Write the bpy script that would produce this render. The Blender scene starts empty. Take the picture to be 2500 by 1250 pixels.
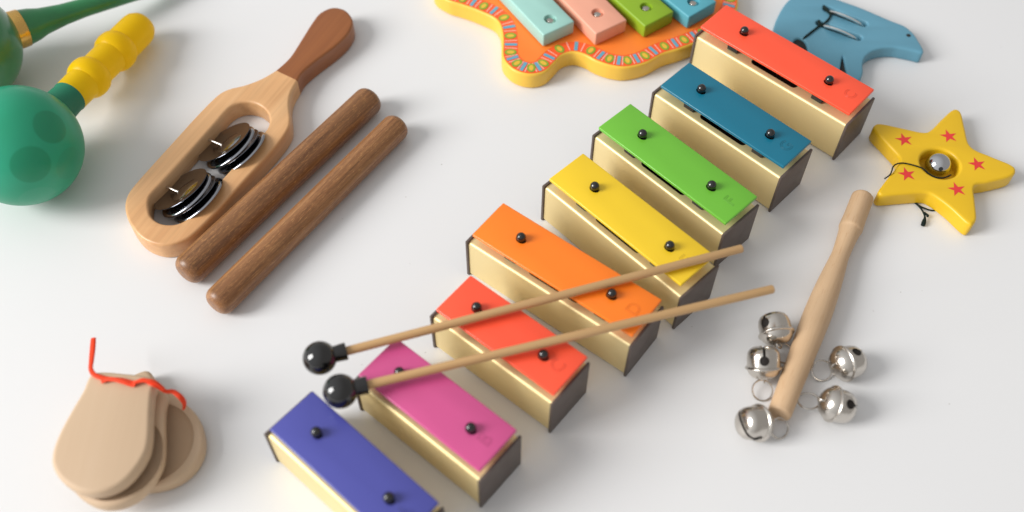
import bpy, bmesh, math, random
from mathutils import Vector, Matrix
import mathutils
random.seed(4)
scene = bpy.context.scene
COL = scene.collection
PI = math.pi

# ------------------------------------------------------------------ camera (fitted to the chime bars' geometry)
FPX, PITCH, ROLL, CAMH = 2517.6, 0.96443, 0.00722, 0.62952
_c, _s = math.cos(PITCH), math.sin(PITCH)
FW = Vector((0, _c, -_s)); RT = Vector((1, 0, 0)); UP = RT.cross(FW)
_cr, _sr = math.cos(ROLL), math.sin(ROLL)
R2 = _cr*RT + _sr*UP; U2 = -_sr*RT + _cr*UP
CO = Vector((0, 0, CAMH))
cd = bpy.data.cameras.new("camera"); cam = bpy.data.objects.new("camera", cd); COL.objects.link(cam)
cam.matrix_world = Matrix(((R2.x, U2.x, -FW.x, CO.x), (R2.y, U2.y, -FW.y, CO.y), (R2.z, U2.z, -FW.z, CO.z), (0, 0, 0, 1)))
cd.sensor_width = 36; cd.lens = FPX/2500*36; cd.clip_start = 0.01; cd.clip_end = 50
cd.dof.use_dof = True; cd.dof.focus_distance = 0.775; cd.dof.aperture_fstop = 3.0
scene.camera = cam

def P(px, py, z=0.0):
    """point of the real plane at height z seen at that pixel of the photograph"""
    d = FW*FPX + R2*(px-1250) - U2*(py-625)
    return CO + d*((z-CO.z)/d.z)
def proj(p):
    d = p-CO; z = d.dot(FW)
    return Vector((1250+FPX*d.dot(R2)/z, 625-FPX*d.dot(U2)/z))

# ------------------------------------------------------------------ materials
def lin(c):
    f = lambda v: v/12.92 if v <= .04045 else ((v+.055)/1.055)**2.4
    return tuple(f(x/255) for x in c[:3])+(1,)
class NT:
    def __init__(s, name):
        s.m = bpy.data.materials.new(name); s.m.use_nodes = True; s.t = s.m.node_tree; s.n = s.t.nodes
        s.b = s.n["Principled BSDF"]
    def new(s, typ, **kw):
        n = s.n.new(typ)
        for k, v in kw.items(): setattr(n, k, v)
        return n
    def link(s, a, b): s.t.links.new(a, b)
    def coords(s, scale=(1, 1, 1)):
        tc = s.new('ShaderNodeTexCoord'); mp = s.new('ShaderNodeMapping'); mp.inputs['Scale'].default_value = scale
        s.link(tc.outputs['Object'], mp.inputs['Vector']); return mp.outputs['Vector']
    def noise(s, vec, scale, detail=3, rough=.5, dist=0):
        n = s.new('ShaderNodeTexNoise'); n.inputs['Scale'].default_value = scale; n.inputs['Detail'].default_value = detail
        n.inputs['Roughness'].default_value = rough; n.inputs['Distortion'].default_value = dist
        s.link(vec, n.inputs['Vector']); return n.outputs['Fac']
    def ramp(s, fac, stops):
        r = s.new('ShaderNodeValToRGB'); e = r.color_ramp.elements
        while len(e) < len(stops): e.new(.5)
        for el, (p, c) in zip(e, stops): el.position = p; el.color = c
        s.link(fac, r.inputs['Fac']); return r.outputs['Color']
    def bump(s, h, strength, dist):
        b = s.new('ShaderNodeBump'); b.inputs['Strength'].default_value = strength; b.inputs['Distance'].default_value = dist
        s.link(h, b.inputs['Height']); s.link(b.outputs['Normal'], s.b.inputs['Normal']); return b
    def mix(s, fac, a, b, mode='MIX'):
        m = s.new('ShaderNodeMix', data_type='RGBA', blend_type=mode)
        for sock, v in ((m.inputs[0], fac), (m.inputs[6], a), (m.inputs[7], b)):
            if hasattr(v, 'node'): s.link(v, sock)
            else: sock.default_value = v
        return m.outputs[2]

def paint(name, rgb, rough=.35, spec=.5, metal=0, var=.06, bump=.05, bscale=900, coat=0):
    k = NT(name); v = k.coords(); c = lin(rgb)
    n1 = k.noise(v, 35, 4)
    lo = tuple(x*(1-var) for x in c[:3])+(1,); hi = tuple(min(1, x*(1+var*.6)) for x in c[:3])+(1,)
    k.link(k.ramp(n1, [(.3, lo), (.7, hi)]), k.b.inputs['Base Color'])
    k.b.inputs['Roughness'].default_value = rough; k.b.inputs['Metallic'].default_value = metal
    k.b.inputs['Specular IOR Level'].default_value = spec
    if coat: k.b.inputs['Coat Weight'].default_value = coat; k.b.inputs['Coat Roughness'].default_value = .12
    if bump: k.bump(k.noise(v, bscale, 2), bump, .0003)
    n2 = k.noise(v, 90, 3)
    mr = k.new('ShaderNodeMapRange'); mr.inputs['To Min'].default_value = rough*.85; mr.inputs['To Max'].default_value = min(1, rough*1.2)
    k.link(n2, mr.inputs['Value']); k.link(mr.outputs['Result'], k.b.inputs['Roughness'])
    return k.m

def wood(name, dark, mid, light, axis='X', fine=1.0, rough=.5, streak=.5, pores=0, pore_col=None, coat=0):
    k = NT(name); lo = .06
    sc = {'X': (lo, 1, 1), 'Y': (1, lo, 1), 'Z': (1, 1, lo)}[axis]
    sc2 = tuple(.022 if q < 1 else 1 for q in sc); sc3 = tuple(.12 if q < 1 else 1 for q in sc)
    n1 = k.noise(k.coords(sc), 120*fine, 5, .6, .6)
    n2 = k.noise(k.coords(sc2), 700*fine, 3, .6)
    n3 = k.noise(k.coords(sc3), 22*fine, 3, .5, .4)
    base = k.ramp(n1, [(.28, lin(dark)), (.5, lin(mid)), (.72, lin(light))])
    st = k.ramp(n2, [(.3, (1-streak,)*3+(1,)), (.62, (1, 1, 1, 1))])
    base = k.mix(1.0, base, st, 'MULTIPLY')
    pt = k.ramp(n3, [(.3, (.82, .82, .82, 1)), (.7, (1.0, 1.0, 1.0, 1))])
    base = k.mix(1.0, base, pt, 'MULTIPLY')
    if pores:
        scp = tuple(.06 if q < 1 else 1 for q in sc)
        n4 = k.noise(k.coords(scp), 2300*fine, 2, .5)
        pm = k.ramp(n4, [(.60, (0, 0, 0, 1)), (.68, (pores,)*3+(1,))])
        base = k.mix(pm, base, lin(pore_col))
    k.link(base, k.b.inputs['Base Color'])
    k.b.inputs['Roughness'].default_value = rough
    if coat: k.b.inputs['Coat Weight'].default_value = coat; k.b.inputs['Coat Roughness'].default_value = .25
    k.bump(n2, .15, .0003)
    return k.m

def metal(name, rgb, rough=.2, bump=.06, scale=260):
    k = NT(name); v = k.coords()
    k.b.inputs['Base Color'].default_value = lin(rgb); k.b.inputs['Metallic'].default_value = 1
    n = k.noise(v, scale, 3)
    mr = k.new('ShaderNodeMapRange'); mr.inputs['To Min'].default_value = rough*.7; mr.inputs['To Max'].default_value = rough*1.5
    k.link(n, mr.inputs['Value']); k.link(mr.outputs['Result'], k.b.inputs['Roughness'])
    k.bump(n, bump, .0008)
    return k.m

M = {}
M['black'] = paint('black_plastic', (13, 12, 13), .07, .9, bump=.0)
M['rubber'] = paint('black_rubber', (46, 45, 45), .7, .3, bump=.1)
M['string'] = paint('dark_string', (20, 34, 30), .8, .2, bump=.3, bscale=2500)
M['cap'] = paint('brown_grey_plastic', (92, 80, 74), .48, .5, var=.1, bump=.25, bscale=2500)
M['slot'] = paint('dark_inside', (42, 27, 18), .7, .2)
M['silver'] = metal('nickel_plated_steel', (206, 200, 192), .2, .10)
M['chrome'] = metal('chrome', (196, 197, 200), .08, .0)
M['jingle'] = metal('jingle_steel', (156, 158, 164), .13, .35, 75)
M['disc'] = metal('bright_steel_disc', (244, 243, 240), .3, .15, 150)
M['redstar'] = paint('red_print', (222, 60, 58), .4, .4)
M['gold_band'] = metal('gold_band', (226, 182, 104), .24, .3, 220)
M['cord'] = paint('red_elastic_cord', (245, 72, 36), .6, .3, bump=.4, bscale=3000)

def gold():
    k = NT('satin_gold_metal'); 
    v = k.coords((.03, 1, 1)); n = k.noise(v, 1500, 3)
    k.link(k.ramp(k.noise(k.coords(), 14, 2), [(.3, lin((234, 212, 156))), (.7, lin((240, 221, 168)))]), k.b.inputs['Base Color'])
    k.b.inputs['Metallic'].default_value = .54; k.b.inputs['Specular IOR Level'].default_value = .3
    mr = k.new('ShaderNodeMapRange'); mr.inputs['To Min'].default_value = .42; mr.inputs['To Max'].default_value = .52
    k.link(n, mr.inputs['Value']); k.link(mr.outputs['Result'], k.b.inputs['Roughness'])
    k.bump(n, .05, .0002)
    return k.m
M['gold'] = gold()
M['natural'] = wood('natural_maple', (214, 156, 104), (231, 178, 124), (240, 192, 140), 'X', .45, .42, .12, coat=.15)
M['handle_brown'] = wood('stained_brown_handle', (134, 74, 34), (154, 90, 42), (166, 100, 50), 'X', .5, .38, .12, coat=.3)
M['clave'] = wood('dark_hardwood', (112, 70, 40), (150, 102, 62), (176, 124, 76), 'Z', 1.5, .40, .42, .75, (200, 146, 88), coat=.12)
M['clave2'] = wood('mid_brown_hardwood', (126, 80, 46), (160, 110, 68), (184, 132, 84), 'Z', 1.5, .40, .38, .65, (208, 154, 98), coat=.12)
M['beech'] = wood('pale_beech', (202, 166, 128), (212, 178, 140), (220, 188, 152), 'Z', .6, .55, .06, .4, (176, 132, 92))
M['stick'] = wood('mallet_dowel', (204, 160, 108), (214, 172, 120), (222, 182, 130), 'Z', .6, .5, .08)
M['castanet'] = wood('castanet_wood', (206, 176, 144), (212, 183, 151), (218, 190, 160), 'Y', .2, .6, .02)

def table_mat():
    k = NT('white_laminate'); v = k.coords()
    base = k.ramp(k.noise(v, 2.2, 3), [(.3, lin((223, 223, 224))), (.7, lin((227, 227, 227)))])
    sp = k.noise(v, 190, 2, .5)
    m = k.ramp(sp, [(.765, (0, 0, 0, 1)), (.80, (.55, .55, .55, 1))])
    base = k.mix(m, base, lin((150, 140, 130)))
    k.link(base, k.b.inputs['Base Color']); k.b.inputs['Roughness'].default_value = .5
    k.b.inputs['Specular IOR Level'].default_value = .35
    k.bump(k.noise(v, 1400, 2), .04, .0002)
    return k.m
M['table'] = table_mat()

def maraca_mat():
    # translucent green plastic with darker round spots (object space)
    k = NT('green_ball_plastic'); v = k.coords()
    base = lin((38, 142, 104)); col = k.ramp(k.noise(v, 20, 3), [(.3, lin((46, 168, 130))), (.7, lin((54, 178, 142)))])
    for (d, r, c) in MSPOTS:
        cx = k.new('ShaderNodeVectorMath', operation='DISTANCE'); k.link(v, cx.inputs[0]); cx.inputs[1].default_value = d
        mr = k.new('ShaderNodeMapRange'); mr.inputs['From Min'].default_value = r*1.05; mr.inputs['From Max'].default_value = r*.95
        k.link(cx.outputs['Value'], mr.inputs['Value'])
        col = k.mix(mr.outputs['Result'], col, lin(c))
    k.link(col, k.b.inputs['Base Color']); k.b.inputs['Roughness'].default_value = .3
    tr = k.new('ShaderNodeBsdfTranslucent'); tr.inputs['Color'].default_value = lin((70, 190, 120))
    mx = k.new('ShaderNodeMixShader'); mx.inputs[0].default_value = .25
    k.link(k.b.outputs[0], mx.inputs[1]); k.link(tr.outputs[0], mx.inputs[2]); k.link(mx.outputs[0], k.n['Material Output'].inputs['Surface'])
    return k.m

def yellow_plastic():
    k = NT('yellow_translucent_plastic')
    k.b.inputs['Base Color'].default_value = lin((255, 214, 18)); k.b.inputs['Roughness'].default_value = .28
    tr = k.new('ShaderNodeBsdfTranslucent'); tr.inputs['Color'].default_value = lin((255, 232, 110))
    mx = k.new('ShaderNodeMixShader'); mx.inputs[0].default_value = .30
    k.b.inputs['Transmission Weight'].default_value = .22; k.b.inputs['IOR'].default_value = 1.25
    out = k.n['Material Output']
    k.link(k.b.outputs[0], mx.inputs[1]); k.link(tr.outputs[0], mx.inputs[2]); k.link(mx.outputs[0], out.inputs['Surface'])
    k.bump(k.noise(k.coords(), 60, 2), .1, .0006)
    return k.m
M['yellow_plastic'] = yellow_plastic()

# ------------------------------------------------------------------ object helpers
WORLDS = {}
def empty(name, loc, rz=0):
    o = bpy.data.objects.new(name, None); o.empty_display_size = .02; COL.objects.link(o)
    o.matrix_world = Matrix.Translation(loc) @ Matrix.Rotation(rz, 4, 'Z'); WORLDS[o.name] = o.matrix_world.copy(); return o
def tag(o, label=None, cat=None, group=None, kind=None):
    for k, v in (('label', label), ('category', cat), ('group', group), ('kind', kind)):
        if v: o[k] = v
    return o
def smooth(me, ang=35):
    for p in me.polygons: p.use_smooth = True
    me.set_sharp_from_angle(angle=math.radians(ang))
def link(name, me, mat, parent=None, world=None, ang=35):
    """me is in world coordinates unless `world` gives the matrix its own coordinates stand in"""
    if mat is not None:
        if len(me.materials): me.materials.clear()
        for m in (mat if isinstance(mat, (list, tuple)) else [mat]): me.materials.append(m)
    smooth(me, ang)
    o = bpy.data.objects.new(name, me); COL.objects.link(o)
    if parent is not None:
        W = parent_world(parent)
        o.parent = parent
        if world is None: me.transform(W.inverted()); WORLDS[o.name] = W
        else: o.matrix_basis = W.inverted() @ world; WORLDS[o.name] = world.copy()
    elif world is not None: o.matrix_world = world; WORLDS[o.name] = world.copy()
    return o
def parent_world(o):
    if o.name in WORLDS: return WORLDS[o.name]
    return o.matrix_world.copy()
def obj_to_mesh(o):
    dg = bpy.context.evaluated_depsgraph_get(); dg.update()
    me = bpy.data.meshes.new_from_object(o.evaluated_get(dg))
    return me
def catmull(pts, n=6, closed=True):
    out = []; N = len(pts)
    rng = range(N) if closed else range(N-1)
    for i in rng:
        g = lambda j: pts[j % N] if closed else pts[max(0, min(N-1, j))]
        p0, p1, p2, p3 = g(i-1), g(i), g(i+1), g(i+2)
        for k in range(n):
            t = k/n
            out.append(0.5*((2*p1)+(-p0+p2)*t+(2*p0-5*p1+4*p2-p3)*t*t+(-p0+3*p1-3*p2+p3)*t**3))
    if not closed: out.append(pts[-1])
    return out
def slab(outline, z0, z1, bevel, holes=(), res=3):
    """flat piece with rounded edges, outline and holes as world points (xy used)"""
    cu = bpy.data.curves.new('c', 'CURVE'); cu.dimensions = '2D'; cu.fill_mode = 'BOTH'
    for ol in [outline]+list(holes):
        sp = cu.splines.new('POLY'); sp.points.add(len(ol)-1)
        for q, p in zip(sp.points, ol): q.co = (p[0], p[1], 0, 1)
        sp.use_cyclic_u = True
    cu.extrude = (z1-z0)/2-bevel; cu.bevel_depth = bevel; cu.bevel_resolution = res; cu.offset = -bevel
    o = bpy.data.objects.new('c', cu); COL.objects.link(o)
    me = obj_to_mesh(o); bpy.data.objects.remove(o); bpy.data.curves.remove(cu)
    me.transform(Matrix.Translation((0, 0, (z0+z1)/2)))
    bm = bmesh.new(); bm.from_mesh(me); bmesh.ops.remove_doubles(bm, verts=bm.verts, dist=1e-6)
    bmesh.ops.recalc_face_normals(bm, faces=bm.faces); bm.to_mesh(me); bm.free()
    return me
def tube(pts, r, n=10, closed=False, flat=1.0, radii=None):
    """tube through world points; flat<1 squashes it into a ribbon"""
    bm = bmesh.new(); N = len(pts); rings = []
    prev = None
    for i, p in enumerate(pts):
        a = pts[(i-1) % N] if closed or i > 0 else p; b = pts[(i+1) % N] if closed or i < N-1 else p
        t = (b-a).normalized()
        if prev is None:
            u = t.orthogonal().normalized()
            if abs(t.z) < .95: u = Vector((0, 0, 1)).cross(t).normalized()
        else: u = (prev-t*prev.dot(t)).normalized()
        prev = u; w = t.cross(u); rr = radii[i] if radii else r
        rings.append([bm.verts.new(p+u*math.cos(2*PI*k/n)*rr+w*math.sin(2*PI*k/n)*rr*flat) for k in range(n)])
    for i in range(N if closed else N-1):
        A, B_ = rings[i], rings[(i+1) % N]
        for k in range(n): bm.faces.new((A[k], A[(k+1) % n], B_[(k+1) % n], B_[k]))
    if not closed:
        bm.faces.new(rings[0][::-1]); bm.faces.new(rings[-1])
    bmesh.ops.recalc_face_normals(bm, faces=bm.faces)
    me = bpy.data.meshes.new('tube'); bm.to_mesh(me); bm.free(); return me
def lathe(prof, seg=48):
    """profile [(h, r)] about local Z"""
    bm = bmesh.new(); rings = []
    for h, r in prof:
        if r < 1e-6: rings.append([bm.verts.new((0, 0, h))])
        else: rings.append([bm.verts.new((r*math.cos(2*PI*k/seg), r*math.sin(2*PI*k/seg), h)) for k in range(seg)])
    for A, B_ in zip(rings, rings[1:]):
        for k in range(seg):
            k2 = (k+1) % seg
            if len(A) == 1 and len(B_) == 1: break
            if len(A) == 1: bm.faces.new((A[0], B_[k2], B_[k]))
            elif len(B_) == 1: bm.faces.new((A[k], A[k2], B_[0]))
            else: bm.faces.new((A[k], A[k2], B_[k2], B_[k]))
    bmesh.ops.recalc_face_normals(bm, faces=bm.faces)
    me = bpy.data.meshes.new('lathe'); bm.to_mesh(me); bm.free(); return me
def align(a, d, spin=0):
    q = Vector(d).normalized().to_track_quat('Z', 'Y')
    return Matrix.Translation(a) @ q.to_matrix().to_4x4() @ Matrix.Rotation(spin, 4, 'Z')
def boxmesh(x0, x1, y0, y1, z0, z1, bev=0, seg=2, top_only=False):
    bm = bmesh.new(); bmesh.ops.create_cube(bm, size=1)
    for v in bm.verts: v.co = Vector((x0 if v.co.x < 0 else x1, y0 if v.co.y < 0 else y1, z0 if v.co.z < 0 else z1))
    if bev:
        es = bm.edges[:]
        if top_only == 'x': es = [e for e in es if abs(e.verts[0].co.x-e.verts[1].co.x) > 1e-6]
        bmesh.ops.bevel(bm, geom=es, offset=bev, segments=seg, profile=.5, affect='EDGES')
    me = bpy.data.meshes.new('box'); bm.to_mesh(me); bm.free(); return me
def boolean(me, cutters, op='DIFFERENCE'):
    """cut meshes out of a mesh, all in the same coordinates"""
    o = bpy.data.objects.new('b', me); COL.objects.link(o); tmp = []
    for c in cutters:
        co = bpy.data.objects.new('k', c); COL.objects.link(co); tmp.append(co)
        md = o.modifiers.new('m', 'BOOLEAN'); md.operation = op; md.object = co; md.solver = 'EXACT'
    out = obj_to_mesh(o)
    for t in tmp+[o]: bpy.data.objects.remove(t)
    return out
def ballprof(c, r, a0=0, a1=PI, n=20):
    return [(c-r*math.cos(a0+(a1-a0)*i/n), r*math.sin(a0+(a1-a0)*i/n)) for i in range(n+1)]
def pxs(pts, z): return [P(x, y, z) for x, y in pts]

# ------------------------------------------------------------------ table
me = bpy.data.meshes.new('table_top')
me.from_pydata([(-2.2, -.7, 0), (2.2, -.7, 0), (2.2, 2.4, 0), (-2.2, 2.4, 0)], [], [(0, 1, 2, 3)])
t = link('table_top', me, M['table']); t['kind'] = 'structure'

# ------------------------------------------------------------------ chime bars
H = .0405; W = .040
BARS = [ # x, y, yaw, length, bar x0, x1, pins, colour, letter, label
 (.1475, .6291, -42.4, .1458, .0025, .1430, (.0330, .1130), (255, 90, 60), 'C', 'longest red chime bar marked C at the far end of the row'),
 (.1082, .5648, -44.1, .1240, .0050, .1215, (.0312, .0962), (22, 112, 138), 'G', 'teal blue chime bar marked G, between the far red bar and the green bar'),
 (.0598, .5200, -46.2, .1294, .0030, .1265, (.0317, .0985), (110, 184, 58), 'F', 'bright green chime bar marked F, between the teal and the yellow bars'),
 (.0214, .4708, -46.1, .1347, .0040, .1300, (.0330, .1043), (238, 200, 42), 'E', 'yellow chime bar marked E with a mallet tip lying over its corner'),
 (-.0331, .4202, -37.1, .1401, .0045, .1380, (.0341, .1097), (255, 130, 34), 'D', 'orange chime bar marked D with both mallet sticks crossing it'),
 (-.0550, .3589, -39.0, .1045, .0040, .1030, (.0249, .0809), (255, 90, 60), 'C', 'short red chime bar between the orange and pink bars under both mallets'),
 (-.1019, .3099, -39.4, .1081, .0040, .1055, (.0242, .0838), (207, 85, 141), 'B', 'pink chime bar between the short red and the violet blue bars'),
 (-.1534, .2727, -41.2, .1172, .0050, .1150, (.0292, .0919), (77, 80, 160), 'A', 'violet blue chime bar nearest the camera at the bottom of the photo'),
]
PLATE0, PLATE1 = .0474, .0502
# shared meshes of the small repeated pieces
pinprof = [(-.012, .0), (-.012, .0013), (.0005, .0014), (.0012, .0024)] + ballprof(.0036, .0034, PI*.28, PI, 18)
pin_me = lathe(pinprof, 28)
for (bx, by, yaw, L, x0, x1, pins, col, letter, label) in BARS:
    yaw = math.radians(yaw)
    root = empty('chime_bar', Vector((bx, by, 0)), yaw)
    tag(root, label, 'chime bar', 'chime bars laid out in a row')
    WM = root.matrix_world.copy()
    Ident = WM
    # resonator: rounded gold channel with a sound slot in its top
    capt = .0022
    body = boxmesh(capt, L-capt, .0012, W-.0012, .0006, H-.0010, .0021, 4, 'x')
    mid = (pins[0]+pins[1])/2
    cut = slab(
               [Vector((mid-.0008+dx, W/2+dy, 0)) for dx, dy in
                [(cx+.0035*math.cos(a), cy+.0035*math.sin(a)) for cx, cy, a0 in
                 ((.0180, .010, 0), (-.0180, .010, PI/2), (-.0180, -.010, PI), (.0180, -.010, 1.5*PI))
                 for a in [a0+PI/2*j/5 for j in range(6)]]], H-.020, H+.01, .0001, res=0)
    body = boolean(body, [cut])
    o = link('resonator_box', body, [M['gold'], M['slot']], root, WM)
    for p in o.data.polygons:
        p.material_index = 0
        c = p.center
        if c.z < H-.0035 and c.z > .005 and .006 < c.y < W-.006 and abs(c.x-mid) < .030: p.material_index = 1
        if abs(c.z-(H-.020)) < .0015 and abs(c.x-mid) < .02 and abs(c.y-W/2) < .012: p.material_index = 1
    # end caps
    for ex in (0, L-capt):
        cp = boxmesh(ex, ex+capt, 0, W, 0, H+.0006, .0007, 2)
        link('end_cap', cp, M['cap'], root, WM)
    # tone bar with pin holes and letter
    plate = boxmesh(x0, x1, .0029, W-.0018, PLATE0, PLATE1, .0008, 3)
    cuts = []
    for px_ in pins:
        c = lathe([(-.01, 0), (-.01, .0030), (.01, .0030), (.01, 0)], 24)
        c.transform(Matrix.Translation((px_, W/2, (PLATE0+PLATE1)/2)) @ Matrix.Diagonal((1.35, 1, 1, 1))); cuts.append(c)
    plate = boolean(plate, cuts)
    bar = link('tone_bar', plate, paint('bar_paint_'+letter.lower(), col, .3, .5, var=.02, bump=.03, bscale=700), root, WM)
    fc = bpy.data.curves.new('t', 'FONT'); fc.body = letter; fc.size = .0126; fc.align_x = 'CENTER'; fc.align_y = 'CENTER'
    fc.fill_mode = 'NONE'; fc.bevel_depth = .00018; fc.bevel_resolution = 1
    fo = bpy.data.objects.new('t', fc); COL.objects.link(fo); lm = obj_to_mesh(fo); bpy.data.objects.remove(fo)
    lc = tuple(int(v*.84) for v in col)
    TW = WM @ Matrix.Translation((x1-.0105, W/2+.0005, PLATE1+.00002)) @ Matrix.Rotation(PI/2, 4, 'Z')
    link('embossed_letter', lm, paint('letter_paint_'+letter.lower(), lc, .3, .6, bump=0), bar, TW)
    for px_ in pins:
        link('pin', pin_me.copy(), M['black'], root, WM @ Matrix.Translation((px_, W/2, PLATE1-.0006)))
    for px_ in pins:
        fp = boxmesh(px_-.0048, px_+.0048, .0065, W-.0065, H-.0008, PLATE0-.0001, .0006, 2)
        link('rubber_pad', fp, M['rubber'], root, WM)

# ------------------------------------------------------------------ mallets
def mallet(head_px, tip_px, zh, zt, label):
    A = P(*head_px, zh); B_ = P(*tip_px, zt); d = (B_-A); L = d.length
    root = empty('mallet', A, math.atan2(d.y, d.x)); tag(root, label, 'mallet', 'black headed mallets lying across the chime bars')
    Wm = align(A, d)
    link('stick', lathe([(.008, 0), (.008, .0029), (L-.0012, .0029), (L-.0004, .0025), (L, .0015), (L, 0)], 24), M['stick'], root, Wm)
    hd = link('head', lathe(ballprof(0, .0108, 0, PI, 28), 48), M['black'], root, Wm)
    link('collar', lathe([(.006, 0), (.007, .0056), (.010, .0053), (.0165, .0057), (.0172, .0055), (.0172, .0032), (.0168, 0)], 36), M['black'], root, Wm)
mallet((781, 874), (1813, 606), .0570, .0550, 'upper mallet, its stick ending over the corner of the yellow chime bar')
mallet((831, 955), (1889, 705), .0585, .0570, 'lower mallet, its black head hanging over the violet blue chime bar')

# ------------------------------------------------------------------ claves
def clave(a, b, r, mat, label):
    A = P(*a, r); B_ = P(*b, r); d = B_-A; u = d.normalized(); A = A-u*.004; B_ = B_+u*.004; L = (B_-A).length
    c = r*.62
    pr = [(0, 0), (0, r-c*.95)]+[(c-c*math.cos(t), r-c*.95+c*.95*math.sin(t)) for t in [PI/2*i/7 for i in range(1, 8)]]
    pr += [(L-h, q) for h, q in pr[::-1]]
    me = lathe(pr, 48); o = link('clave', me, mat, None, align(A, d, 1.0), 60)
    return tag(o, label, 'clave', 'dark wooden claves lying side by side')
clave((458, 662), (903, 243), .0120, M['clave'], 'thicker dark brown clave lying against the jingle stick')
clave((532, 739), (969, 308), .0112, M['clave2'], 'slimmer brown clave lying in the open to the right of the thicker one')

# ------------------------------------------------------------------ jingle stick
TZ = .0175
fr = [(672,171),(637,191),(597.5,206),(557.8,216),(528,233),(478,283),(429,337),(379,392),(334.6,441.5),(309.8,476),(304.8,511),(319.7,550.6),(349.5,583),(394,597.7),(443.7,588),(478,565.5),(528,516),(577.6,461),(627,407),(677,352),(701.6,317.5),(709,293),(706,250),(711.6,223),(726,197)]
hd = [(726,197),(741,173.6),(776,144),(816,114),(845.5,87),(861,59.5),(858,40),(840.5,22),(811,17),(781,30),(761,54.6),(736,94),(706.6,139),(672,171)]
sl = [(361.8,501),(366.8,476),(395,445),(429,408),(478,353),(528,297),(562.7,260),(597.5,248),(632,255.5),(654.5,278),(654.5,307.5),(627,342),(577.6,397),(528,451),(488,496),(458.6,531),(429,545.6),(394,544.6),(369,528)]
ax = (P(800, 60, TZ)-P(390, 540, TZ)); jrz = math.atan2(ax.y, ax.x)
jroot = empty('jingle_stick', P(500, 400, TZ)*Vector((1, 1, 0)) if False else Vector((P(500, 400, TZ).x, P(500, 400, TZ).y, 0)), jrz)
tag(jroot, 'flat wooden jingle stick with a brown handle and two sets of steel jingles', 'jingle stick')
F = catmull(pxs(fr, TZ), 5, False); Hn = catmull(pxs(hd, TZ), 5, False); S = catmull(pxs(sl, TZ), 5, True)
# the two pieces butt on the stain line: neck is one slab cut in two by that line
full = F+Hn[1:-1]
whole = slab(full, 0, TZ, .0022, [S], 4)
a, b = P(672, 171, TZ), P(726, 197, TZ); nrm = Vector((-(b-a).y, (b-a).x, 0)).normalized()
if nrm.dot(P(811, 17, TZ)-a) < 0: nrm = -nrm
def halve(me, co, no, keep_pos):
    bm = bmesh.new(); bm.from_mesh(me)
    bmesh.ops.bisect_plane(bm, geom=bm.verts[:]+bm.edges[:]+bm.faces[:], plane_co=co, plane_no=no, clear_inner=keep_pos, clear_outer=not keep_pos)
    es = [e for e in bm.edges if e.is_boundary]
    bmesh.ops.holes_fill(bm, edges=es)
    out = bpy.data.meshes.new('half'); bm.to_mesh(out); bm.free(); return out
link('frame', halve(whole, a, nrm, False), M['natural'], jroot)
link('handle', halve(whole, a, nrm, True), M['handle_brown'], jroot)
u_ax = Vector((math.cos(jrz), math.sin(jrz), 0)); u_in = Vector((u_ax.y, -u_ax.x, 0))   # towards the right wall of the slot
def jprof(r):
    top = [(-.0032, .0016), (-.0031, .0045), (-.0026, .0085), (-.0017, .0125), (-.0009, .0165), (-.0004, r-.0028), (-.0001, r-.0006), (.0004, r)]
    return [(-.0032, 0)]+top+[(h-.0006, q+(.0003 if q < r-.001 else -.0003)) for h, q in top[::-1]]+[(-.0038, 0)]
for (cx, cy, wx, wy) in ((548, 347, 497, 305), (441, 462, 398, 425)):
    c0 = P(cx, cy, .0150)
    # pin across the slot
    pc = Vector((c0.x, c0.y, .0095)); 
    link('jingle_pin', tube([pc-u_in*.0180, pc+u_in*.0225], .0011, 12), M['silver'], jroot)
    for k in range(4):
        tilt = math.radians((58, 56, 54, 53)[k])
        n = (-u_in*math.cos(tilt)+Vector((0, 0, 1))*math.sin(tilt))
        n = (n+u_ax*(.05, -.03, .04, -.02)[k]).normalized()
        sgn = 1 if k % 2 == 0 else -1
        pos = c0+u_in*(.0048*k)-Vector((0, 0, .0010*k))+u_ax*(0, -.001, -.0015, -.0005)[k]
        me = lathe(jprof(.0236), 64)
        if sgn < 0: me.transform(Matrix.Rotation(PI, 4, 'X') @ Matrix.Translation((0, 0, .0012)))
        link('jingle', me, M['jingle'], jroot, align(pos, n))

# ------------------------------------------------------------------ maracas
def along(A, B_, px):
    best = min(range(0, 601), key=lambda i: (proj(A+(B_-A)*i/400)-Vector(px)).length)
    return (B_-A).length*best/400
A = P(49, 356, .0460); T = P(350, 58, .0165)
mroot = empty('maraca', Vector((A.x, A.y, 0)), 0)
tag(mroot, 'round green plastic maraca with a ringed yellow handle', 'maraca', 'green maracas at the left edge')
MW = align(A, T-A)
def spot(px, py, r=.0445):
    # point of the ball seen at the pixel
    d = (P(px, py, 0)-CO).normalized(); oc = CO-A; b_ = oc.dot(d); q = b_*b_-(oc.dot(oc)-r*r)
    hit = CO+d*(-b_-math.sqrt(max(q, 0))); return tuple(MW.inverted() @ hit)
MSPOTS = [(spot(124, 308), .0125, (46, 152, 118)), (spot(76, 404), .0138, (42, 156, 120)), (spot(92, 484), .0130, (66, 176, 142)), (spot(172, 400), .0125, (56, 166, 132))]
link('ball', lathe(ballprof(0, .0445, 0, PI, 48), 72), maraca_mat(), mroot, MW)
k0, k1, k2, k3, k4 = (along(A, T, q) for q in ((168, 240), (218, 189), (252, 157), (286, 127), (352, 56)))
def ringbump(c, w, base, top):
    return [(c-w, base), (c-w*.86, base+(top-base)*.42), (c-w*.55, base+(top-base)*.84), (c-w*.15, top), (c+w*.15, top), (c+w*.55, base+(top-base)*.84), (c+w*.86, base+(top-base)*.42), (c+w, base)]
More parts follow.
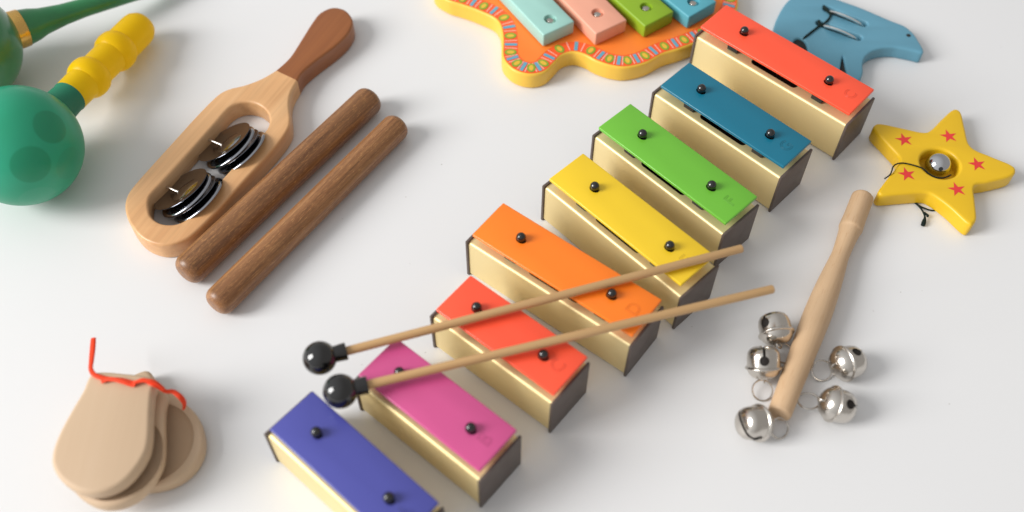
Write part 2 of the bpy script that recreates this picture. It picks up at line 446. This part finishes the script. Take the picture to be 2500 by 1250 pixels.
pr = [(k0, 0), (k0, .0124), (k0+.0006, .0132)]+ringbump(k1, .0088, .0136, .0169)+[((k1+k2)/2+.004, .0136)]+ringbump(k3-.0005, .0088, .0138, .0170)
pr += [(k3+.012, .0147), (k4-.014, .0148), (k4-.0085, .0143), (k4-.004, .0122), (k4-.0012, .0085), (k4-.0001, .004), (k4, 0)]
link('grip', lathe(pr, 48), M['yellow_plastic'], mroot, MW, 22)
link('neck', lathe([(.036, 0), (.036, .0155), (.043, .0142), (k0-.001, .0129), (k0+.0012, .0134), (k0+.0016, .0126), (k0+.0016, 0)], 48), paint('green_neck', (34, 122, 92), .5, .4, bump=.4, bscale=300), mroot, MW)

A2 = P(-97, 118, .0450); T2 = P(420, -52, .0150)
mroot2 = empty('maraca', Vector((A2.x, A2.y, 0)), 0)
tag(mroot2, 'green wooden maraca with a gold band, cut off by the top left corner', 'maraca', 'green maracas at the left edge')
MW2 = align(A2, T2-A2)
MSPOTS = []
gw = paint('green_lacquer', (46, 128, 78), .3, .5, var=.15, bump=.1, bscale=60, coat=.3)
link('ball', lathe(ballprof(0, .0455, 0, PI, 48), 72), gw, mroot2, MW2)
g0 = along(A2, T2, (22, 70)); g1 = along(A2, T2, (52, 56))
link('gold_ring', lathe([(g0-.002, 0), (g0-.002, .0150), (g0, .0158), (g1, .0154), (g1+.0004, .0146), (g1+.0004, 0)], 48), M['gold_band'], mroot2, MW2)
h1 = along(A2, T2, (100, 40)); h2 = along(A2, T2, (200, 10)); h3 = along(A2, T2, (320, -25)); h4 = (T2-A2).length
link('handle', lathe([(g1-.001, 0), (g1-.001, .0150), ((g1+h1)/2, .0136), (h1, .0112), (h1+(h2-h1)*.5, .0088), (h2, .0078), (h3, .0082), (h4-.012, .0100), (h4-.003, .0085), (h4, 0)], 48), gw, mroot2, MW2, 60)

# ------------------------------------------------------------------ castanets
croot = empty('castanets', Vector((P(260, 1050, .02).x, P(260, 1050, .02).y, 0)), 0)
tag(croot, 'stack of three pale wooden castanet shells tied with a red elastic cord', 'castanets')
top = [(226,909),(300,909),(374,922),(371,960),(368,1001.6),(364.5,1073.6),(350,1117),(314,1165),(274,1192),(231,1203),(188,1197),(148,1171),(127,1138),(126,1104),(141,1060),(170,1005),(199,956)]
O1 = catmull(pxs(top, .0385), 5)
ct = sum(O1, Vector())/len(O1)
def xf(pts, rot, dx, dy, s=1, piv=None):
    piv = piv or ct
    return [Vector((piv.x+dx+s*((p.x-piv.x)*math.cos(rot)-(p.y-piv.y)*math.sin(rot)), piv.y+dy+s*((p.x-piv.x)*math.sin(rot)+(p.y-piv.y)*math.cos(rot)), 0)) for p in pts]
def shell(ol, z0, z1, hollow, up, tiltx=0, tilty=0):
    me = slab(ol, z0, z1, .0030, (), 4); c = sum(ol, Vector())/len(ol)
    bm = bmesh.new(); bmesh.ops.create_uvsphere(bm, u_segments=48, v_segments=24, radius=1)
    s = bpy.data.meshes.new('s'); bm.to_mesh(s); bm.free()
    s.transform(Matrix.Translation((c.x+.002, c.y-.006, z1+.001 if up else z0-.001)) @ Matrix.Diagonal((.029, .029, .0095, 1)))
    me = boolean(me, [s])
    pv = Vector((c.x, c.y, z0))
    me.transform(Matrix.Translation(pv) @ Matrix.Rotation(tiltx, 4, 'X') @ Matrix.Rotation(tilty, 4, 'Y') @ Matrix.Translation(-pv))
    return me
link('shell', shell(O1, .0270, .0385, 1, False), M['castanet'], croot)
O2 = xf(O1, .03, .0050, -.0030, 1.0)
link('shell', shell(O2, .0140, .0255, 1, True), M['castanet'], croot)
tp = P(330, 915, .012)
O3 = xf(O1, math.radians(44), 0, 0, 1.06, P(374, 922, .0385)); off = P(352, 902, .0125)-P(374, 922, .0385)
O3 = [p+Vector((off.x, off.y, 0)) for p in O3]
link('shell', shell(O3, .0005, .0125, 1, True), M['castanet'], croot)
cz = .0398
cpts = [P(228, 826, .030), P(226, 852, .032), P(223, 882, .034), P(222, 902, .037), P(233, 916, .0395), P(262, 925, cz), P(296, 927, cz), P(328, 934, cz), P(350, 928, cz), P(379, 940, .039), P(404, 955, .033), P(422, 956, .031), P(440, 969, .029), P(450, 984, .024), P(449, 998, .018)]
cl = catmull(cpts, 8, False)
rad = [.0017*(1+.12*math.sin(i*.21)) for i in range(len(cl))]
link('elastic_cord', tube(cl, .0017, 12, flat=.45, radii=rad), M['cord'], croot)
cp2 = [P(248, 932, cz), P(270, 925, cz+.001), P(300, 932, cz+.0012), P(326, 940, cz), P(332, 932, cz+.0015), P(372, 930, cz+.001), P(400, 950, .036)]
link('elastic_cord', tube(catmull(cp2, 8, False), .0014, 10, flat=.6), M['cord'], croot)

# ------------------------------------------------------------------ yellow star
SZ = .0150
zs = lambda pts: [(2080+x/3.205, 230+y/3.205) for x, y in pts]
star = zs([(780,122),(825,113),(862,150),(890,270),(935,405),(1090,480),(1245,545),(1286,590),(1250,637),(1090,680),(966,712),(968,830),(980,950),(962,1003),(912,1014),(770,885),(640,790),(560,768),(400,778),(250,790),(210,770),(215,740),(290,640),(375,515),(290,400),(175,275),(185,232),(240,226),(400,260),(560,292),(625,270),(700,195)])
# left arms: their top edges seen slightly inside the outline
SO = catmull(pxs(star, SZ), 5)
sc = P(2295, 398.5, SZ)
hole = [sc+Vector((.0150*math.cos(2*PI*i/48), .0150*math.sin(2*PI*i/48), 0)) for i in range(48)]
sroot = empty('star_rattle', Vector((sc.x, sc.y, 0)), 0)
tag(sroot, 'yellow wooden star rattle with red stars and a silver bell in its middle', 'rattle')
ys = paint('yellow_lacquer', (228, 184, 28), .38, .5, var=.03, bump=.03, bscale=500)
sb = link('star_body', slab(SO, .0002, SZ, .0024, [hole], 4), ys, sroot)
hf = lathe([(.0004, 0), (.0004, .0158), (.0032, .0158), (.0034, 0)], 48)
link('hole_floor', hf, ys, sroot, Matrix.Translation((sc.x, sc.y, 0)))
for (x, y) in ((408,356),(758,328),(980,548),(430,626),(822,744)):
    q = P(2080+x/3.205, 230+y/3.205, SZ+.00012)
    bm = bmesh.new(); vs = []
    for i in range(10):
        r = (.0072, .0027)[i % 2]; an = PI/2+.12+i*PI/5
        vs.append(bm.verts.new(q+Vector((r*math.cos(an), r*math.sin(an), 0))))
    cc = bm.verts.new(q)
    for i in range(10): bm.faces.new((cc, vs[i], vs[(i+1) % 10]))
    me = bpy.data.meshes.new('s'); bm.to_mesh(me); bm.free()
    link('printed_star', me, M['redstar'], sroot)
bc = P(2290, 404, .0105)
bellball = lathe(ballprof(0, .0098, 0, PI, 32), 56)
hc = lathe([(-.004, 0), (-.004, .0017), (.004, .0017), (.004, 0)], 20)
dcam = (CO-bc).normalized(); hdir = (dcam*.86+Vector((.16, -.42, .0))).normalized()
hc.transform(align(bc+hdir*.0095, hdir)); bellball.transform(Matrix.Translation(bc))
bellball = boolean(bellball, [hc])
link('bell', bellball, M['chrome'], sroot)
pit = lathe([(-.0036, 0), (-.0036, .00165), (-.0004, .00165), (-.0004, 0)], 20)
link('bell_hole_shade', pit, M['black'], sroot, align(bc+hdir*.0095, hdir))  # black plug standing in for the shade inside the bell's hole
sp = [(2160,436,.004),(2174,425,SZ+.0006),(2182,405,SZ+.0008),(2200,398,SZ+.0008),(2225,402,SZ+.0008),(2252,411,SZ+.0006),(2268,424,SZ-.0006),(2285,433,SZ-.001),(2305,434,SZ-.001),(2322,427,SZ-.002)]
link('string', tube(catmull([P(*q) for q in sp], 6, False), .00055, 8), M['string'], sroot)
sp = [(2226,488,.0012),(2240,500,.0012),(2256,508,.0010),(2276,514,.0008),(2292,510,.0008)]
link('string', tube(catmull([P(*q) for q in sp], 6, False), .00060, 8), M['string'], sroot)
sp = [(2236,496,.0014),(2246,506,.0022),(2254,518,.003),(2258,530,.003),(2256,541,.0025),(2253,550,.002)]
link('string', tube(catmull([P(*q) for q in sp], 6, False), .0008, 8, radii=[.0007]*18+[.0008, .0009, .001, .0012, .0014, .0015, .0016, .0017, .0017, .0016, .0016, .0016, .0016][:13]), M['string'], sroot)
link('knot', tube(catmull([P(*q) for q in [(2256,519,.003),(2261,523,.003),(2265,526,.003),(2264,529,.002)]], 6, False), .0009, 8), M['string'], sroot)

# ------------------------------------------------------------------ blue animal rattle
AZ = .0125
an = [(1884,95),(1888.6,70),(1894,50),(1909,20),(1927,-2),(1955,-18),(2000,-20),(2049,-1),(2089,13),(2117,24),(2153.5,40),(2181,51.5),(2209,62.5),(2231,81),(2245.5,103),(2255,120),(2252,129),(2230,124),(2205,119),(2181,115.5),(2150,118),(2126,127),(2112,140),(2107,156),(2107,178),(2098,196),(2084,204),(2074,196),(2066,170),(2058,137),(2052,165),(2046,200),(2010,206),(1985,200),(1974,130),(1966,101),(1948,92),(1934,108),(1928,160),(1900,168),(1884,150)]
AO = []
pp = pxs(an, AZ)
AO = catmull(pp, 4)
def capsule(a, b, r, n=8):
    d = (b-a).normalized(); s = Vector((-d.y, d.x, 0)); out = []
    for i in range(n+1): t = -PI/2+PI*i/n; out.append(b+(d*math.cos(t)+s*math.sin(t))*r)
    for i in range(n+1): t = PI/2+PI*i/n; out.append(a+(d*math.cos(t)+s*math.sin(t))*r)
    return out
s1 = (P(2019, 21, AZ), P(2109, 57, AZ)); s2 = (P(2002, 56, AZ), P(2096, 91, AZ))
aroot = empty('animal_rattle', Vector((P(2060, 90, AZ).x, P(2060, 90, AZ).y, 0)), 0)
tag(aroot, 'light blue wooden animal rattle with two slotted steel discs behind the far red bar', 'rattle')
bl = paint('blue_lacquer', (98, 152, 174), .42, .4, var=.04, bump=.04, bscale=400)
body = slab(AO, .0002, AZ, .0018, [capsule(*s1, .0032), capsule(*s2, .0032)], 3)
link('animal_body', body, bl, aroot)
for s in (s1, s2):
    m_ = (s[0]+s[1])/2; d = (s[1]-s[0]); half = d.length/2; d.normalize(); nn = Vector((-d.y, d.x, 0))
    nn = nn if nn.y > 0 else -nn
    R = .0185; zc = AZ+.0078-R*.78
    pr = [(-.0006, 0), (-.0006, R-.0006), (-.0002, R), (.0006, R-.0004), (.0009, 0)]
    m2 = lathe([(-.0006, .002), (-.0016, R*.6), (-.0030, R-.0012), (-.0022, R), (-.0010, R-.0006), (.0004, R*.6), (.0010, .002)], 64)
    o = m2
    # only the arc that stands above the table
    if nn.y < 0: nn = -nn
    W2 = align(Vector((m_.x, m_.y, zc))+nn*.8*(AZ-zc), nn+Vector((0, 0, .8)))
    m2.transform(W2)
    bm = bmesh.new(); bm.from_mesh(m2)
    bmesh.ops.bisect_plane(bm, geom=bm.verts[:]+bm.edges[:]+bm.faces[:], plane_co=(0, 0, .0008), plane_no=(0, 0, 1), clear_inner=True)
    bm.to_mesh(m2); bm.free()
    link('steel_disc', m2, M['disc'], aroot)
for g in ([(1966,99),(1950,90),(1934,105),(1940,150),(1980,150)], [(2058,135),(2051,165),(2046,200),(2084,206),(2068,170)]):
    link('dark_gap_filler', slab(pxs(g, .010), .0003, .0100, .0008), M['rubber'], aroot)  # dark filler slabs added to blacken the gaps between the legs
for s in (s1, s2):
    link('slot_shade', slab(capsule(s[0], s[1], .0036), .0004, .0060, .0003), M['rubber'], aroot)  # black slab added to darken the slot, standing in for its shade
me = lathe([(-.0008, 0), (-.0008, .0019), (.00015, .0019), (.0002, 0)], 24)
link('eye', me, M['black'], aroot, Matrix.Translation(P(2218, 86.5, AZ)))
sp = [(2012,14,AZ-.003),(2020,24,AZ+.0008),(2027,33,AZ+.001),(2025,44,AZ+.001),(2012,57,AZ+.001),(2002,62,AZ+.0012),(1985,75,AZ+.001),(1966,90,AZ+.0008),(1960,98,AZ-.002)]
link('string', tube(catmull([P(*q) for q in sp], 6, False), .00095, 8), M['string'], aroot)
sp = [(1998,48,AZ-.003),(2000,56,AZ+.001),(2006,61,AZ+.0012),(2018,66,AZ+.001)]
link('string', tube(catmull([P(*q) for q in sp], 6, False), .0013, 8), M['string'], aroot)
sp = [(2008,12,AZ-.003),(2014,20,AZ+.001),(2024,30,AZ+.0012),(2032,33,AZ+.001)]
link('string', tube(catmull([P(*q) for q in sp], 6, False), .0013, 8), M['string'], aroot)

# ------------------------------------------------------------------ wavy toy xylophone
BZ = .0165
bo = [(1060,-22),(1091.6,1),(1125,12),(1162,25),(1203.6,44),(1219.6,64),(1225,96),(1225,137.6),(1242,163),(1268,178),(1299.6,183),(1331.6,175),(1354,154.6),(1372,136),(1399,128),(1427.6,135),(1456,150),(1491.6,161.6),(1530,165),(1578,154),(1619.6,132),(1658,120),(1690,108),(1730,92),(1770,64),(1796,30),(1803,0),(1790,-60),(1740,-120),(1650,-160),(1500,-190),(1330,-190),(1200,-150),(1110,-100),(1064,-55)]
BO = catmull(pxs(bo, BZ), 6)
broot = empty('toy_xylophone', Vector((P(1450, 20, BZ).x, P(1450, 20, BZ).y, 0)), 0)
tag(broot, 'wavy orange toy xylophone with yellow edge and four painted wooden bars', 'xylophone')
link('board', slab(BO, .0002, BZ, .0022, (), 4), paint('yellow_edge_lacquer', (240, 192, 70), .38, .5, var=.04, bump=.04), broot)
def inset(pts, d):
    N = len(pts); out = []
    area = sum(pts[i].x*pts[(i+1) % N].y-pts[(i+1) % N].x*pts[i].y for i in range(N))
    sg = 1 if area > 0 else -1
    for i in range(N):
        t = (pts[(i+1) % N]-pts[i-1]).normalized(); out.append(pts[i]+Vector((-t.y, t.x, 0))*sg*d)
    return out
def resample(pts, step):
    segs = [(pts[(i+1) % len(pts)]-pts[i]).length for i in range(len(pts))]; tot = sum(segs); n = int(tot/step); out = []
    i = 0; acc = 0
    for k in range(n):
        s = tot*k/n
        while acc+segs[i] < s: acc += segs[i]; i += 1
        out.append(pts[i].lerp(pts[(i+1) % len(pts)], (s-acc)/segs[i]))
    return out
RS = resample(BO, .0011)
def smoothpts(p, it):
    for _ in range(it): p = [(p[i-1]+p[i]*2+p[(i+1) % len(p)])/4 for i in range(len(p))]
    return p
in1 = inset(RS, .0017); in2 = smoothpts(inset(smoothpts(RS, 30), .0138), 20)
def flat(pts, z):
    cu = bpy.data.curves.new('c', 'CURVE'); cu.dimensions = '2D'; cu.fill_mode = 'BOTH'
    sp = cu.splines.new('POLY'); sp.points.add(len(pts)-1)
    for q, p in zip(sp.points, pts): q.co = (p.x, p.y, 0, 1)
    sp.use_cyclic_u = True; o = bpy.data.objects.new('c', cu); COL.objects.link(o); me = obj_to_mesh(o); bpy.data.objects.remove(o)
    me.transform(Matrix.Translation((0, 0, z))); return me
link('printed_panel', flat(in1, BZ+.00015), paint('red_orange_print', (250, 96, 44), .4, .4, var=.02, bump=0), broot)
link('printed_centre', flat(in2, BZ+.0003), paint('orange_print', (250, 132, 50), .4, .4, var=.05, bump=0), broot)
# border motifs
bm = bmesh.new(); N = len(RS); mats = [paint('motif_blue', (104, 168, 190), .4, .4), paint('motif_pink', (255, 186, 166), .4, .4), paint('motif_green', (132, 168, 52), .4, .4), paint('motif_yellow', (232, 184, 62), .4, .4)]
sm = smoothpts(RS, 12)
area = sum(sm[i].x*sm[(i+1) % N].y-sm[(i+1) % N].x*sm[i].y for i in range(N)); sg = 1 if area > 0 else -1
def frame_at(s):
    s = s % N; i = int(s); p = sm[i].lerp(sm[(i+1) % N], s-i); t = (sm[(i+3) % N]-sm[i-3]).normalized(); return p, t, Vector((-t.y, t.x, 0))*sg
step = .0192/.0011; cnt = int(N/step); step = N/cnt
def quadst(s, w, mi, z, d0=.0026, d1=.0130, skew=0):
    p, t, n = frame_at(s); p2 = p
    vs = [bm.verts.new(q+Vector((0, 0, z))) for q in (Vector((p.x, p.y, 0))+n*d0-t*w/2, Vector((p.x, p.y, 0))+n*d0+t*w/2, Vector((p.x, p.y, 0))+n*d1+t*(w/2+skew), Vector((p.x, p.y, 0))+n*d1-t*(w/2-skew))]
    f = bm.faces.new(vs); f.material_index = mi
def ell(s, ra, rb, mi, z, dc=.0076):
    p, t, n = frame_at(s); c = Vector((p.x, p.y, z))+n*dc
    f = bm.faces.new([bm.verts.new(c+t*rb*math.cos(2*PI*i/20)+n*ra*math.sin(2*PI*i/20)) for i in range(20)]); f.material_index = mi
for k in range(cnt):
    s = k*step
    quadst(s, .0030, 0, BZ+.00042)
    quadst(s-3.6, .0009, 1, BZ+.00036, skew=-.0006); quadst(s+3.6, .0009, 1, BZ+.00038, skew=.0006)
    ell(s+step/2, .0050, .0036, 2, BZ+.00047); ell(s+step/2, .0033, .0019, 3, BZ+.00053)
bmesh.ops.recalc_face_normals(bm, faces=bm.faces)
for f in bm.faces:
    if f.normal.z < 0: f.normal_flip()
me = bpy.data.meshes.new('motifs'); bm.to_mesh(me); bm.free()
link('printed_border', me, mats, broot)
XZ = .0310
xb = [((1327,86),(1410,59),(1238,-8),(162,208,198),(1346,47)), ((1455,83),(1536,53),(1366,-8),(236,168,142),(1466,30)), ((1575,64),(1653,34),(1500,-3),(138,174,40),(1583,16)), ((1682,42),(1759,10),(1622,-6),(88,168,184),(1700,2))]
for (fl, fr_, up, col, sc_) in xb:
    a = P(*fl, XZ); b = P(*fr_, XZ); u = P(*up, XZ)
    d = (u-a).normalized(); w = (b-a); wl = abs(w.dot(Vector((d.y, -d.x, 0)))); L = .125
    # bar frame: X to the right, Y away along the bar
    e = Vector((d.y, -d.x, 0)); 
    Wb = Matrix(((e.x, d.x, 0, a.x), (e.y, d.y, 0, a.y), (0, 0, 1, 0), (0, 0, 0, 1)))
    sk = w.dot(d)
    bmx = boxmesh(0, wl, 0, L, BZ+.0012, XZ, .0012, 3)
    q = Wb.inverted() @ P(*sc_, XZ-.001)
    holec = lathe([(-.0034, 0), (-.0034, .0050), (.003, .0058), (.003, 0)], 28); holec.transform(Matrix.Translation((wl/2+.0, q.y, XZ)))
    bmx = boolean(bmx, [holec])
    br = link('wooden_bar', bmx, paint('bar_paint', col, .42, .45, var=.05, bump=.08, bscale=250), broot, Wb)
    sc2 = lathe([(-.0036, 0), (-.0036, .0038), (-.0026, .0037), (-.0014, .0027), (-.0009, 0)], 24)
    link('screw', sc2, M['silver'], br, Wb @ Matrix.Translation((wl/2, q.y, XZ)))

# ------------------------------------------------------------------ bell stick
pa = [(2105,484,.0083),(2088.6,527,.0084),(2078,554,.0088),(2075,561,.0086),(2072,568,.0078),(2062,600,.0068),(2052,625,.0065),(2039.6,654,.0074),(2022,700,.0088),(2001,757,.0097),(1982,806,.0096),(1963,855.7,.0090),(1930,938,.0082),(1902,1010,.0078)]
HZ = .0100
A = P(2107, 479, HZ); B_ = P(1902, 1012, HZ); d = B_-A
kroot = empty('bell_stick', Vector(((A.x+B_.x)/2, (A.y+B_.y)/2, 0)), math.atan2(d.y, d.x))
tag(kroot, 'turned pale wooden bell stick with five silver bells around its lower end', 'bell stick')
pr = [(0, 0), (0, .0066), (.0004, .0074), (.0014, .0081), (.003, .0083)]
for x, y, r in pa[1:-1]: pr.append((along(A, B_, (x, y)), r))
pr2 = []
for i in range(len(pr)-1):
    if i < 5: pr2.append(pr[i]); continue
    g = lambda j: Vector((*pr[max(0, min(len(pr)-1, j))], 0))
    for k in range(4):
        t_ = k/4; p0, p1, p2, p3 = g(i-1), g(i), g(i+1), g(i+2)
        v = 0.5*((2*p1)+(-p0+p2)*t_+(2*p0-5*p1+4*p2-p3)*t_*t_+(-p0+3*p1-3*p2+p3)*t_**3); pr2.append((v.x, v.y))
pr2.append(pr[-1]); L = d.length
pr2 += [(L-.0016, .0078), (L-.0004, .0073), (L, .0064), (L, 0)]
link('handle', lathe(pr2, 56), M['beech'], kroot, align(A, d, .5), 50)
# one bell: dome, rim, drum with a slit ending in two round holes
r = .0118
out = [(-.0082, 0), (-.0082, .0022), (-.0076, .0052), (-.0060, .0082), (-.0036, .0103), (-.0012, .0112), (-.0009, .0121), (-.0003, .0126), (.0003, .0126), (.0009, .0121), (.0013, .0112), (.0075, .0111), (.0105, .0105), (.0128, .0090), (.0140, .0068), (.0146, .0035), (.0147, 0)]
inn = [(-.0030, 0), (-.0020, .0080), (.0, .0104), (.0075, .0103), (.0101, .0097), (.0121, .0083), (.0131, .0062), (.0137, .003), (.0138, 0)]
o_ = lathe(out, 64); i_ = lathe(inn, 64)
slit = boxmesh(-.02, .02, -.0009, .0009, .0062, .03)
h_ = lathe([(-.02, 0), (-.02, .0032), (.02, .0032), (.02, 0)], 28); h_.transform(Matrix.Translation((0, 0, .0062)) @ Matrix.Rotation(PI/2, 4, 'Y'))
bell_me = boolean(o_, [i_, slit, h_])
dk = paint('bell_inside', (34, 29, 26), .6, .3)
def bell(px, py, axis, hole, ring_px, rz_, rn):
    """axis points from the mount to the slit end, hole towards one of the slit's round ends"""
    Z = Vector(axis).normalized(); X = Vector(hole); X = (X-Z*X.dot(Z)).normalized(); Y = Z.cross(X)
    Rm = Matrix(((X.x, Y.x, Z.x), (X.y, Y.y, Z.y), (X.z, Y.z, Z.z)))
    low = min((Rm @ Vector((q*math.cos(t), q*math.sin(t), h))).z for h, q in out for t in [PI*i/16 for i in range(32)])
    c = P(px, py, -low+.0002); c = c-(Rm @ Vector((0, 0, .003)))
    c.z = -low+.0002
    Wb = Matrix.Translation(c) @ Rm.to_4x4()
    b = link('bell', bell_me.copy(), M['silver'], kroot, Wb, 40)
    lin_me = lathe(inn[::-1], 48); link('bell_inner_dark', lin_me, dk, b, Wb @ Matrix.Diagonal((.985, .985, .985, 1)))  # dark-coloured inner skin that makes the hollow bell read dark through its slit
    ey = [Vector((.0026*math.cos(t), 0, -.0080-.0026*math.sin(t))) for t in [PI*i/10 for i in range(11)]]
    link('eyelet', tube([Wb @ e for e in ey], .0006, 8), M['silver'], b)
    rc = P(*ring_px, rz_); n = Vector(rn).normalized(); tt = align(rc, n)
    rg = [tt @ Vector((.0070*math.cos(2*PI*i/48), .0070*math.sin(2*PI*i/48), 0)) for i in range(48)]
    lo = min(p.z for p in rg); rg = [p+Vector((0, 0, max(0, .0007-lo))) for p in rg]
    link('split_ring', tube(rg, .00062, 8, True), M['silver'], b)
def dirc(a, b, c): return RT*a+U2*b-FW*c      # right, up and towards the viewer of the fitted view
bell(1893, 806, dirc(-.10, .86, -.42), dirc(-.75, .25, .6), (1912, 862), .006, dirc(.2, .3, .9))
bell(1863, 890, dirc(-.04, 1, .06), dirc(-.18, 0, 1), (1861, 953), .004, dirc(.1, .15, .95))
bell(2068, 885, dirc(.86, .16, -.36), dirc(.1, .72, .75), (2006, 905), .004, dirc(.05, .1, 1))
bell(2043, 987, dirc(.88, -.26, -.22), dirc(.35, .25, .95), (1974, 979), .005, dirc(-.1, .75, .65))
bell(1843, 1035, dirc(-.85, .05, .50), dirc(.5, -.85, .35), (1902, 1046), .004, dirc(.35, .1, .9))

# ------------------------------------------------------------------ light
w = bpy.data.worlds.new("World"); scene.world = w; w.use_nodes = True
nt = w.node_tree; bg = nt.nodes['Background']
tc = nt.nodes.new('ShaderNodeTexCoord'); dt = nt.nodes.new('ShaderNodeVectorMath'); dt.operation = 'DOT_PRODUCT'
dt.inputs[1].default_value = Vector((-.80, -.10, .45)).normalized()
nt.links.new(tc.outputs['Generated'], dt.inputs[0])
rp = nt.nodes.new('ShaderNodeValToRGB'); nt.links.new(dt.outputs['Value'], rp.inputs['Fac'])
rp.color_ramp.elements[0].position = 0; rp.color_ramp.elements[0].color = (.50, .485, .47, 1)
rp.color_ramp.elements[1].position = 1; rp.color_ramp.elements[1].color = (.97, .985, 1.0, 1)
nt.links.new(rp.outputs['Color'], bg.inputs['Color']); bg.inputs['Strength'].default_value = .82
ld = bpy.data.lights.new('window_light', 'AREA'); ld.shape = 'RECTANGLE'; ld.size = 1.9; ld.size_y = 2.7; ld.energy = 288; ld.color = (1, .985, .965)
lo = bpy.data.objects.new('window_light', ld); COL.objects.link(lo)
LD = Vector((-.84, -.20, .53)).normalized(); tgt = Vector((0, .45, 0))
lo.location = tgt+LD*5.0; lo.rotation_euler = (-LD).to_track_quat('-Z', 'Y').to_euler()

scene.render.engine = 'CYCLES'
scene.view_settings.view_transform = 'Standard'; scene.view_settings.look = 'None'; scene.view_settings.exposure = 0
